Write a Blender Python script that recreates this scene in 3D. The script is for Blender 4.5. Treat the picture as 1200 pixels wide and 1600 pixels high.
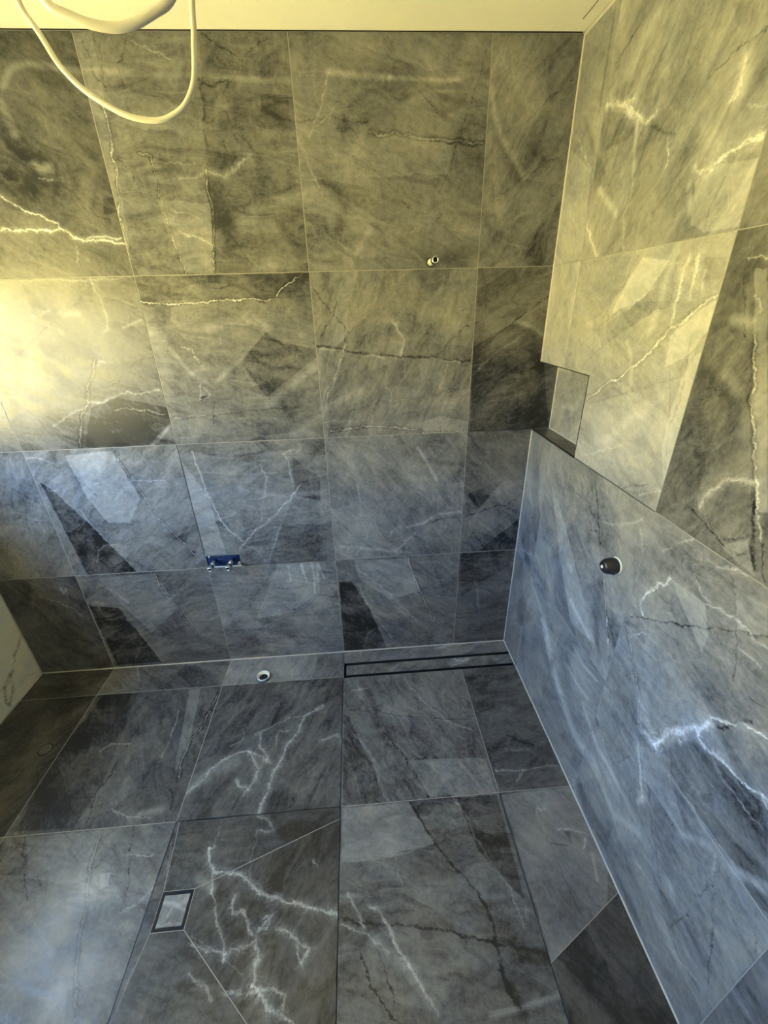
import bpy, bmesh, math, random
from mathutils import Vector, Matrix, noise
random.seed(7)
C = bpy.context.scene.collection
SC = bpy.context.scene
for o in list(bpy.data.objects): bpy.data.objects.remove(o)

# ------------------------------------------------------------------ camera
cam_d = bpy.data.cameras.new('camera'); cam = bpy.data.objects.new('camera', cam_d); C.objects.link(cam)
yaw, pitch, roll, fpx = 0.0581177, -0.4598795, -0.0284679, 653.506
cy, sy, cp, sp, cr, sr = math.cos(yaw), math.sin(yaw), math.cos(pitch), math.sin(pitch), math.cos(roll), math.sin(roll)
fw = Vector((sy*cp, cy*cp, sp)); rt = Vector((cy, -sy, 0)); up = rt.cross(fw)
r2 = rt*cr + up*sr; u2 = up*cr - rt*sr
m = Matrix((r2, u2, -fw)).transposed().to_4x4(); m.translation = Vector((-0.741937, -1.707109, 1.676624))
cam.matrix_world = m
cam_d.sensor_fit = 'VERTICAL'; cam_d.sensor_height = 32.0; cam_d.lens = fpx/1600*32.0
cam_d.clip_start = 0.02
SC.camera = cam

# ------------------------------------------------------------------ sky, sun, exposure
W = bpy.data.worlds.new('sky'); SC.world = W; W.use_nodes = True
bg = W.node_tree.nodes['Background']
bg.inputs[0].default_value = (0.39, 0.62, 1.0, 1); bg.inputs[1].default_value = 5.6
sd = bpy.data.lights.new('sun', 'SUN'); sd.energy = 27.0; sd.angle = math.radians(0.6); sd.color = (1.0, 0.93, 0.78)
sun = bpy.data.objects.new('sun', sd); C.objects.link(sun)
sun.rotation_euler = Vector((-0.50, -0.50, -1.0)).to_track_quat('-Z', 'Y').to_euler()   # comes from beyond the back wall
SC.view_settings.view_transform = 'Standard'; SC.view_settings.look = 'None'
SC.view_settings.gamma = 1.0; SC.view_settings.use_curve_mapping = False
SC.view_settings.exposure = 2.12
WIN = dict(y0=-2.10, y1=-0.26, z0=1.13, z1=1.88)      # window opening in the left wall
pd = bpy.data.lights.new('window_portal', 'AREA'); pd.shape = 'RECTANGLE'
pd.size = WIN['y1']-WIN['y0']; pd.size_y = WIN['z1']-WIN['z0']; pd.cycles.is_portal = True
po = bpy.data.objects.new('window_portal', pd); C.objects.link(po)
po.location = (-2.62, (WIN['y0']+WIN['y1'])/2, (WIN['z0']+WIN['z1'])/2)
po.rotation_euler = Matrix(((0, 0, -1), (1, 0, 0), (0, -1, 0))).to_euler()

# ------------------------------------------------------------------ helpers
def link(name, bm, mat, parent=None, smooth=False):
    me = bpy.data.meshes.new(name); bmesh.ops.recalc_face_normals(bm, faces=bm.faces); bm.to_mesh(me); bm.free()
    if smooth:
        for p in me.polygons: p.use_smooth = True
    me.materials.append(mat)
    o = bpy.data.objects.new(name, me); C.objects.link(o)
    if parent: o.parent = parent
    return o
def box(bm, x0, x1, y0, y1, z0, z1):
    vs = [bm.verts.new((x, y, z)) for z in (z0, z1) for y in (y0, y1) for x in (x0, x1)]
    for f in ((0,2,3,1),(4,5,7,6),(0,1,5,4),(2,6,7,3),(0,4,6,2),(1,3,7,5)): bm.faces.new([vs[i] for i in f])
def boxes(*bs):
    bm = bmesh.new()
    for b in bs: box(bm, *b)
    return bm
def bevel(bm, w, seg=2):
    bmesh.ops.bevel(bm, geom=bm.edges[:], offset=w, segments=seg, affect='EDGES', profile=0.5); return bm
def lathe(prof, n=40):
    "profile [(r, h)] turned about +Z"
    bm = bmesh.new(); rings = []
    for r, h in prof:
        if r < 1e-6: rings.append([bm.verts.new((0, 0, h))])
        else: rings.append([bm.verts.new((r*math.cos(2*math.pi*i/n), r*math.sin(2*math.pi*i/n), h)) for i in range(n)])
    for a, b in zip(rings, rings[1:]):
        for i in range(n):
            j = (i+1) % n
            if len(a) == 1 and len(b) == 1: continue
            if len(a) == 1: bm.faces.new((a[0], b[i], b[j]))
            elif len(b) == 1: bm.faces.new((a[i], b[0], a[j]))
            else: bm.faces.new((a[i], b[i], b[j], a[j]))
    return bm
def structure(o, label=None):
    o['kind'] = 'structure'
    if label: o['label'] = label
    return o
def tag(o, label, cat): o['label'] = label; o['category'] = cat; return o
def empty(name, loc, rot=(0, 0, 0)):
    o = bpy.data.objects.new(name, None); C.objects.link(o); o.location = loc; o.rotation_euler = rot; o.empty_display_size = 0.05
    return o

# ------------------------------------------------------------------ materials
def newmat(name):
    m = bpy.data.materials.new(name); m.use_nodes = True
    return m, m.node_tree, m.node_tree.nodes['Principled BSDF']
def simple(name, col, rough=0.5, metal=0.0, nscale=40, namp=0.08, bump=0.0):
    m, nt, b = newmat(name)
    tc = nt.nodes.new('ShaderNodeTexCoord'); n = nt.nodes.new('ShaderNodeTexNoise'); n.inputs['Scale'].default_value = nscale
    nt.links.new(tc.outputs['Object'], n.inputs['Vector'])
    mr = nt.nodes.new('ShaderNodeMapRange'); mr.inputs[3].default_value = 1-namp; mr.inputs[4].default_value = 1+namp
    nt.links.new(n.outputs['Fac'], mr.inputs[0])
    mx = nt.nodes.new('ShaderNodeVectorMath'); mx.operation = 'SCALE'; mx.inputs[0].default_value = col[:3]
    nt.links.new(mr.outputs[0], mx.inputs['Scale']); nt.links.new(mx.outputs[0], b.inputs['Base Color'])
    b.inputs['Roughness'].default_value = rough; b.inputs['Metallic'].default_value = metal
    if bump:
        bp = nt.nodes.new('ShaderNodeBump'); bp.inputs['Strength'].default_value = bump; bp.inputs['Distance'].default_value = 0.002
        nt.links.new(n.outputs['Fac'], bp.inputs['Height']); nt.links.new(bp.outputs[0], b.inputs['Normal'])
    return m
M = dict(
    grout=simple('grout', (0.29, 0.285, 0.27), 0.85, nscale=200),
    silicone=simple('silicone', (0.42, 0.41, 0.40), 0.45),
    plaster=simple('plaster', (0.80, 0.77, 0.66), 0.9, nscale=6, namp=0.03, bump=0.05),
    ceiling=simple('ceiling_paint', (0.86, 0.85, 0.78), 0.9, nscale=8, namp=0.03, bump=0.05),
    black=simple('black_metal', (0.003, 0.003, 0.006), 0.75),
    dark=simple('dark_void', (0.004, 0.004, 0.005), 0.8),
    rubber=simple('black_plastic', (0.016, 0.015, 0.020), 0.38),
    chrome=simple('brushed_chrome', (0.72, 0.72, 0.70), 0.25, 1.0, namp=0.05),
    white=simple('white_plastic', (0.78, 0.78, 0.75), 0.35),
    cable=simple('cable_sheath', (0.74, 0.70, 0.60), 0.4, nscale=15, namp=0.05),
    blue=simple('blue_plastic', (0.006, 0.022, 0.095), 0.35, namp=0.25),
    frame=simple('window_frame', (0.7, 0.7, 0.68), 0.4),
    ground=simple('dry_ground', (0.78, 0.615, 0.185), 0.95, nscale=3, namp=0.25),
    screw=simple('screw_steel', (0.8, 0.8, 0.82), 0.3, 0.9),
)

class NT:
    def __init__(s, nt): s.nt = nt; s.N = nt.nodes; s.L = nt.links
    def m(s, op, a=None, b=None, c=None, clamp=False):
        n = s.N.new('ShaderNodeMath'); n.operation = op; n.use_clamp = clamp
        for i, v in enumerate((a, b, c)):
            if v is None: continue
            if isinstance(v, (int, float)): n.inputs[i].default_value = v
            else: s.L.new(v, n.inputs[i])
        return n.outputs[0]
    def v(s, op, a=None, b=None, c=None):
        n = s.N.new('ShaderNodeVectorMath'); n.operation = op
        for i, v in enumerate((a, b, c)):
            if v is None: continue
            if isinstance(v, tuple): n.inputs[i].default_value = v
            else: s.L.new(v, n.inputs[i])
        return n
    def noise(s, vec, scale, detail=2, rough=0.5, dist=0.0):
        n = s.N.new('ShaderNodeTexNoise'); n.noise_dimensions = '2D'
        n.inputs['Scale'].default_value = scale; n.inputs['Detail'].default_value = detail
        n.inputs['Roughness'].default_value = rough; n.inputs['Distortion'].default_value = dist
        s.L.new(vec, n.inputs['Vector']); return n
    def mr(s, x, a, b, c, d, mode='SMOOTHSTEP'):
        n = s.N.new('ShaderNodeMapRange'); n.interpolation_type = mode
        for i, v in enumerate((x, a, b, c, d)):
            if isinstance(v, (int, float)): n.inputs[i].default_value = v
            else: s.L.new(v, n.inputs[i])
        return n.outputs[0]

AMP = 1.35
def group_tree(name, ins, outs):
    t = bpy.data.node_groups.new(name, 'ShaderNodeTree')
    for n, ty in ins: t.interface.new_socket(n, in_out='INPUT', socket_type='NodeSocket'+ty)
    for n, ty in outs: t.interface.new_socket(n, in_out='OUTPUT', socket_type='NodeSocket'+ty)
    gi = t.nodes.new('NodeGroupInput'); go = t.nodes.new('NodeGroupOutput')
    return t, NT(t), gi.outputs, go.inputs
def base_group(white):
    "clouds, streaks, mottling and hairline crackle of the marble print"
    t, g, I, O = group_tree('marble_print', [('Seed', 'Vector'), ('Base', 'Float'), ('Angle', 'Vector'), ('Cloud', 'Float')],
        [('P', 'Vector'), ('Q', 'Vector'), ('Value', 'Float'), ('Break', 'Float'), ('Soft', 'Float'), ('Tint', 'Float'), ('Fine', 'Float'), ('Net', 'Float')])
    uv = g.N.new('ShaderNodeUVMap'); uv.uv_map = 'plane'
    P = g.v('ADD', uv.outputs[0], (0.0, 0.0, 1.0)).outputs[0]          # z=1 so a dot product gives a line's signed distance
    sh = g.v('ADD', uv.outputs[0], I['Seed']).outputs[0]
    n1 = g.noise(sh, 22, 3, 0.6); n2 = g.noise(sh, 110, 2, 0.6)
    w1 = g.v('MULTIPLY', g.v('SUBTRACT', n1.outputs['Color'], (0.5, 0.5, 0.5)).outputs[0], (0.026, 0.026, 0.0)).outputs[0]
    w2 = g.v('MULTIPLY_ADD', g.v('SUBTRACT', n2.outputs['Color'], (0.5, 0.5, 0.5)).outputs[0], (0.009, 0.009, 0.0), w1).outputs[0]
    n3 = g.noise(sh, 420, 2, 0.6)
    w3 = g.v('MULTIPLY_ADD', g.v('SUBTRACT', n3.outputs['Color'], (0.5, 0.5, 0.5)).outputs[0], (0.0045, 0.0045, 0.0), w2).outputs[0]
    Q = g.v('ADD', P, w3).outputs[0]
    rot = g.N.new('ShaderNodeMapping'); rot.vector_type = 'TEXTURE'; rot.inputs['Scale'].default_value = (1.0, 0.36, 1)
    g.L.new(sh, rot.inputs['Vector']); g.L.new(I['Angle'], rot.inputs['Rotation'])
    A = g.noise(sh, 4.5, 5, 0.62, 0.6).outputs['Fac']; B = g.noise(rot.outputs[0], 8, 6, 0.7, 0.8).outputs['Fac']
    F = g.noise(sh, 60, 5, 0.75).outputs['Fac']
    v = g.m('ADD', g.m('MULTIPLY', g.m('SUBTRACT', A, 0.5), 0.24), g.m('MULTIPLY', g.m('SUBTRACT', B, 0.5), 0.24))
    v = g.m('MULTIPLY_ADD', g.m('SUBTRACT', F, 0.5), 0.15, v)
    if not white:
        rg = g.m('ABSOLUTE', g.m('SUBTRACT', g.noise(rot.outputs[0], 6, 4, 0.62, 1.6).outputs['Fac'], 0.5))
        msk = g.mr(g.noise(sh, 7, 1).outputs['Fac'], 0.47, 0.66, 0.0, 1.0)
        v = g.m('MULTIPLY_ADD', g.m('MULTIPLY', g.mr(rg, 0.0, 0.010, 1.0, 0.0), msk), -0.07, v)
        rg = g.m('ABSOLUTE', g.m('SUBTRACT', g.noise(sh, 9, 5, 0.7, 1.0).outputs['Fac'], 0.5))
        msk = g.mr(g.noise(sh, 5, 1).outputs['Color'], 0.5, 0.7, 0.0, 1.0)
        v = g.m('MULTIPLY_ADD', g.m('MULTIPLY', g.mr(rg, 0.0, 0.013, 1.0, 0.0), msk), 0.06, v)
    vo = g.N.new('ShaderNodeTexVoronoi'); vo.voronoi_dimensions = '2D'; vo.feature = 'F1'; vo.inputs['Scale'].default_value = 4.2
    g.L.new(g.v('MULTIPLY_ADD', g.v('SUBTRACT', n1.outputs['Color'], (0.5, 0.5, 0.5)).outputs[0], (0.05, 0.05, 0.0), rot.outputs[0]).outputs[0], vo.inputs['Vector'])
    sx = g.N.new('ShaderNodeSeparateXYZ'); g.L.new(vo.outputs['Color'], sx.inputs[0])
    if not white: v = g.m('MULTIPLY_ADD', g.m('SUBTRACT', sx.outputs[0], 0.5), 0.045, v)
    v = g.m('MULTIPLY_ADD', v, I['Cloud'], I['Base'])
    net = g.m('ABSOLUTE', g.m('SUBTRACT', g.noise(sh, 26, 6, 0.72, 0.8).outputs['Fac'], 0.5))
    net = g.mr(net, 0.0, 0.05, 1.0, 0.0)
    brk = g.m('MULTIPLY', g.mr(n1.outputs['Fac'], 0.30, 0.60, 0.35, 1.15, 'LINEAR'), g.mr(n2.outputs['Fac'], 0.30, 0.62, 0.45, 1.1, 'LINEAR'))
    for k, x in zip(('P', 'Q', 'Value', 'Break', 'Soft', 'Tint', 'Fine', 'Net'), (P, Q, v, brk, B, A, F, net)): g.L.new(x, O[k])
    return t
def seg_group():
    "distance to one straight piece of a vein, and the nearer of it and the pieces before"
    t, g, I, O = group_tree('vein_piece', [('P', 'Vector'), ('Start', 'Vector'), ('Along', 'Vector'), ('Back', 'Vector'), ('Near', 'Float')], [('Distance', 'Float')])
    pa = g.v('SUBTRACT', I['P'], I['Start']).outputs[0]
    h = g.m('ADD', g.v('DOT_PRODUCT', pa, I['Along']).outputs['Value'], 0.0, clamp=True)
    d = g.v('LENGTH', g.v('MULTIPLY_ADD', I['Back'], h, pa).outputs[0]).outputs['Value']
    g.L.new(g.m('MINIMUM', d, I['Near']), O['Distance'])
    return t
GB = {False: base_group(False), True: base_group(True)}; GS = seg_group()

def near_cell(f, cell):
    "the parts of a feature that can show in a cell of the plane (None when there are none)"
    kind, w, amp, pts = f; s0, s1, t0, t1 = cell; mg = w/1000*1.3+0.018+(w/1000*3.4 if kind in 'vw' else 0)
    pt = [(pts[i]/1000, pts[i+1]/1000) for i in range(0, len(pts), 2)]
    def hit_(a, b): return not (max(a[0], b[0]) < s0-mg or min(a[0], b[0]) > s1+mg or max(a[1], b[1]) < t0-mg or min(a[1], b[1]) > t1+mg)
    if kind == 'P':
        lo = (min(p[0] for p in pt), min(p[1] for p in pt)); hi = (max(p[0] for p in pt), max(p[1] for p in pt))
        return (kind, w, amp, [pt]) if hit_(lo, hi) else None
    sg = [(a, b) for a, b in zip(pt, pt[1:]) if a != b and hit_(a, b)]
    return (kind, w, amp, sg) if sg else None
def weigh(fe): return sum(1.2 if f[0] == 'P' else len(f[3])+1 for f in fe)
LIMIT = 22
def cells(feats, cell):
    fe = [x for x in (near_cell(f, cell) for f in feats) if x]
    s0, s1, t0, t1 = cell
    if weigh(fe) <= LIMIT or max(s1-s0, t1-t0) < 0.13: return [(cell, fe)]
    if s1-s0 > t1-t0: k = (s0+s1)/2; return cells(feats, (s0, k, t0, t1))+cells(feats, (k, s1, t0, t1))
    k = (t0+t1)/2; return cells(feats, (s0, s1, t0, k))+cells(feats, (s0, s1, k, t1))

def stone(name, feats, base, seed, ang=0.5, light=(0.985, 0.98, 0.98), rough=0.34, cloud=1.0, white=False):
    """marble-look porcelain: the shared print plus the veins and facets of this cell (metres on the tile's plane)"""
    mat, nt, bsdf = newmat(name); g = NT(nt)
    bg_ = g.N.new('ShaderNodeGroup'); bg_.node_tree = GB[white]
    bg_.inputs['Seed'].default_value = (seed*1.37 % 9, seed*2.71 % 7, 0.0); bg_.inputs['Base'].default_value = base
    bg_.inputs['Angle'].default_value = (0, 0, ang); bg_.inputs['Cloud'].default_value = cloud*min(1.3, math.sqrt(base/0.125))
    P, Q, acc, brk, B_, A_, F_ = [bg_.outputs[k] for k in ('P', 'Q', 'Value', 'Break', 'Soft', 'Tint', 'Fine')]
    soft = None
    Qs = None
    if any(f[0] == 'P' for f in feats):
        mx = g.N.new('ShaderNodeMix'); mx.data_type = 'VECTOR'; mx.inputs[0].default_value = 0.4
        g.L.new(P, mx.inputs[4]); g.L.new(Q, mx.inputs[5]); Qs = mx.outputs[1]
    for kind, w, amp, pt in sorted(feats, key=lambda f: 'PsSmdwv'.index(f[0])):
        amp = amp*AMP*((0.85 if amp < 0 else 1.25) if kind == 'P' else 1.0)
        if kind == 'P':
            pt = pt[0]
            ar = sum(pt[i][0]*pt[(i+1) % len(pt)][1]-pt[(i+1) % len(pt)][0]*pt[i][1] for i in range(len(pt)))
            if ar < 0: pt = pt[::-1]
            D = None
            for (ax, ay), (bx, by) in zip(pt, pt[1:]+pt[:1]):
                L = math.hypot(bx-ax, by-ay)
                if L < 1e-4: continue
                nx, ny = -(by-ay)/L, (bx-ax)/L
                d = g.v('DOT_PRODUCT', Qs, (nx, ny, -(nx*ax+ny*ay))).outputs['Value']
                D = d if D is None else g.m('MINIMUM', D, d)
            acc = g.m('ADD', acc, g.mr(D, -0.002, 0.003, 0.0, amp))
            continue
        src = Q if kind in 'wdv' else P
        D = None
        for (ax, ay), (bx, by) in pt:
            dx, dy = bx-ax, by-ay; l2 = dx*dx+dy*dy
            n = g.N.new('ShaderNodeGroup'); n.node_tree = GS; i_ = n.inputs
            g.L.new(src, i_[0]); i_[1].default_value = (ax, ay, 1.0); i_[2].default_value = (dx/l2, dy/l2, 0.0); i_[3].default_value = (-dx, -dy, 0.0)
            if D is None: i_[4].default_value = 9.0
            else: g.L.new(D, i_[4])
            D = n.outputs[0]
        w = w/1000
        if kind == 'v':
            acc = g.m('ADD', acc, g.mr(D, w*0.7, w*2.2, -0.07, 0.0))
            acc = g.m('MULTIPLY_ADD', g.mr(D, 0.0, w*0.8, amp, 0.0), brk, acc)
        elif kind == 'w':
            acc = g.m('MULTIPLY_ADD', g.mr(D, 0.0, w*0.85, amp, 0.0), brk, acc)
            acc = g.m('ADD', acc, g.mr(D, 0.0, w*3.0, amp*0.13, 0.0))
            if w >= 0.0065: acc = g.m('MULTIPLY_ADD', g.mr(D, 0.0, w*3.2, amp*0.42, 0.0), bg_.outputs['Net'], acc)
        elif kind == 'd':
            acc = g.m('MULTIPLY_ADD', g.mr(D, 0.0, w*0.8, amp, 0.0), brk, acc)
        else:
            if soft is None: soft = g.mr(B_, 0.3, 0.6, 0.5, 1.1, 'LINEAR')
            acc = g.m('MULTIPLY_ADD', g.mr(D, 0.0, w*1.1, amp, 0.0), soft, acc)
    acc = g.m('MAXIMUM', acc, 0.012)
    col = g.N.new('ShaderNodeMix'); col.data_type = 'RGBA'
    col.inputs[6].default_value = (0.94, 0.97, 1.04, 1); col.inputs[7].default_value = (light[0], light[1], light[2], 1)
    g.L.new(g.mr(A_, 0.4, 0.6, 0, 1), col.inputs[0])
    g.L.new(g.v('MULTIPLY', col.outputs[2], acc).outputs[0], bsdf.inputs['Base Color'])
    g.L.new(g.mr(B_, 0.3, 0.7, rough-0.06, rough+0.10), bsdf.inputs['Roughness'])
    bp = g.N.new('ShaderNodeBump'); bp.inputs['Strength'].default_value = 0.25; bp.inputs['Distance'].default_value = 0.0008
    g.L.new(F_, bp.inputs['Height']); g.L.new(bp.outputs[0], bsdf.inputs['Normal'])
    return mat
def stone_tile(bm, pl, poly, feats, base, seed, parent, **kw):
    "a tile whose face is split into cells, so that each cell's material holds only the veins that cross it"
    s = [p[0] for p in poly]; t = [p[1] for p in poly]
    cs = cells(feats, (min(s), max(s), min(t), max(t)))
    o_, a, b, n = PL[pl]; o_, a, b = Vector(o_), Vector(a), Vector(b)
    if len(cs) > 1:
        for ax, k in sorted({(i//2, round(c[0][i], 6)) for c in cs for i in range(4)}):
            v = (a, b)[ax]
            bmesh.ops.bisect_plane(bm, geom=bm.verts[:]+bm.edges[:]+bm.faces[:], plane_co=o_+v*k, plane_no=v, dist=1e-6)
        bm.faces.ensure_lookup_table()
        for f in bm.faces:
            c = f.calc_center_median()-o_; q = (c.dot(a), c.dot(b))
            for i, (r, fe) in enumerate(cs):
                if r[0]-1e-4 <= q[0] <= r[1]+1e-4 and r[2]-1e-4 <= q[1] <= r[3]+1e-4: f.material_index = i; break
    ms = [stone('stone_tile', fe, base, seed, **kw) for r, fe in cs]
    ob = link('tile', bm, ms[0], parent)
    for m_ in ms[1:]: ob.data.materials.append(m_)
    return ob

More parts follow.
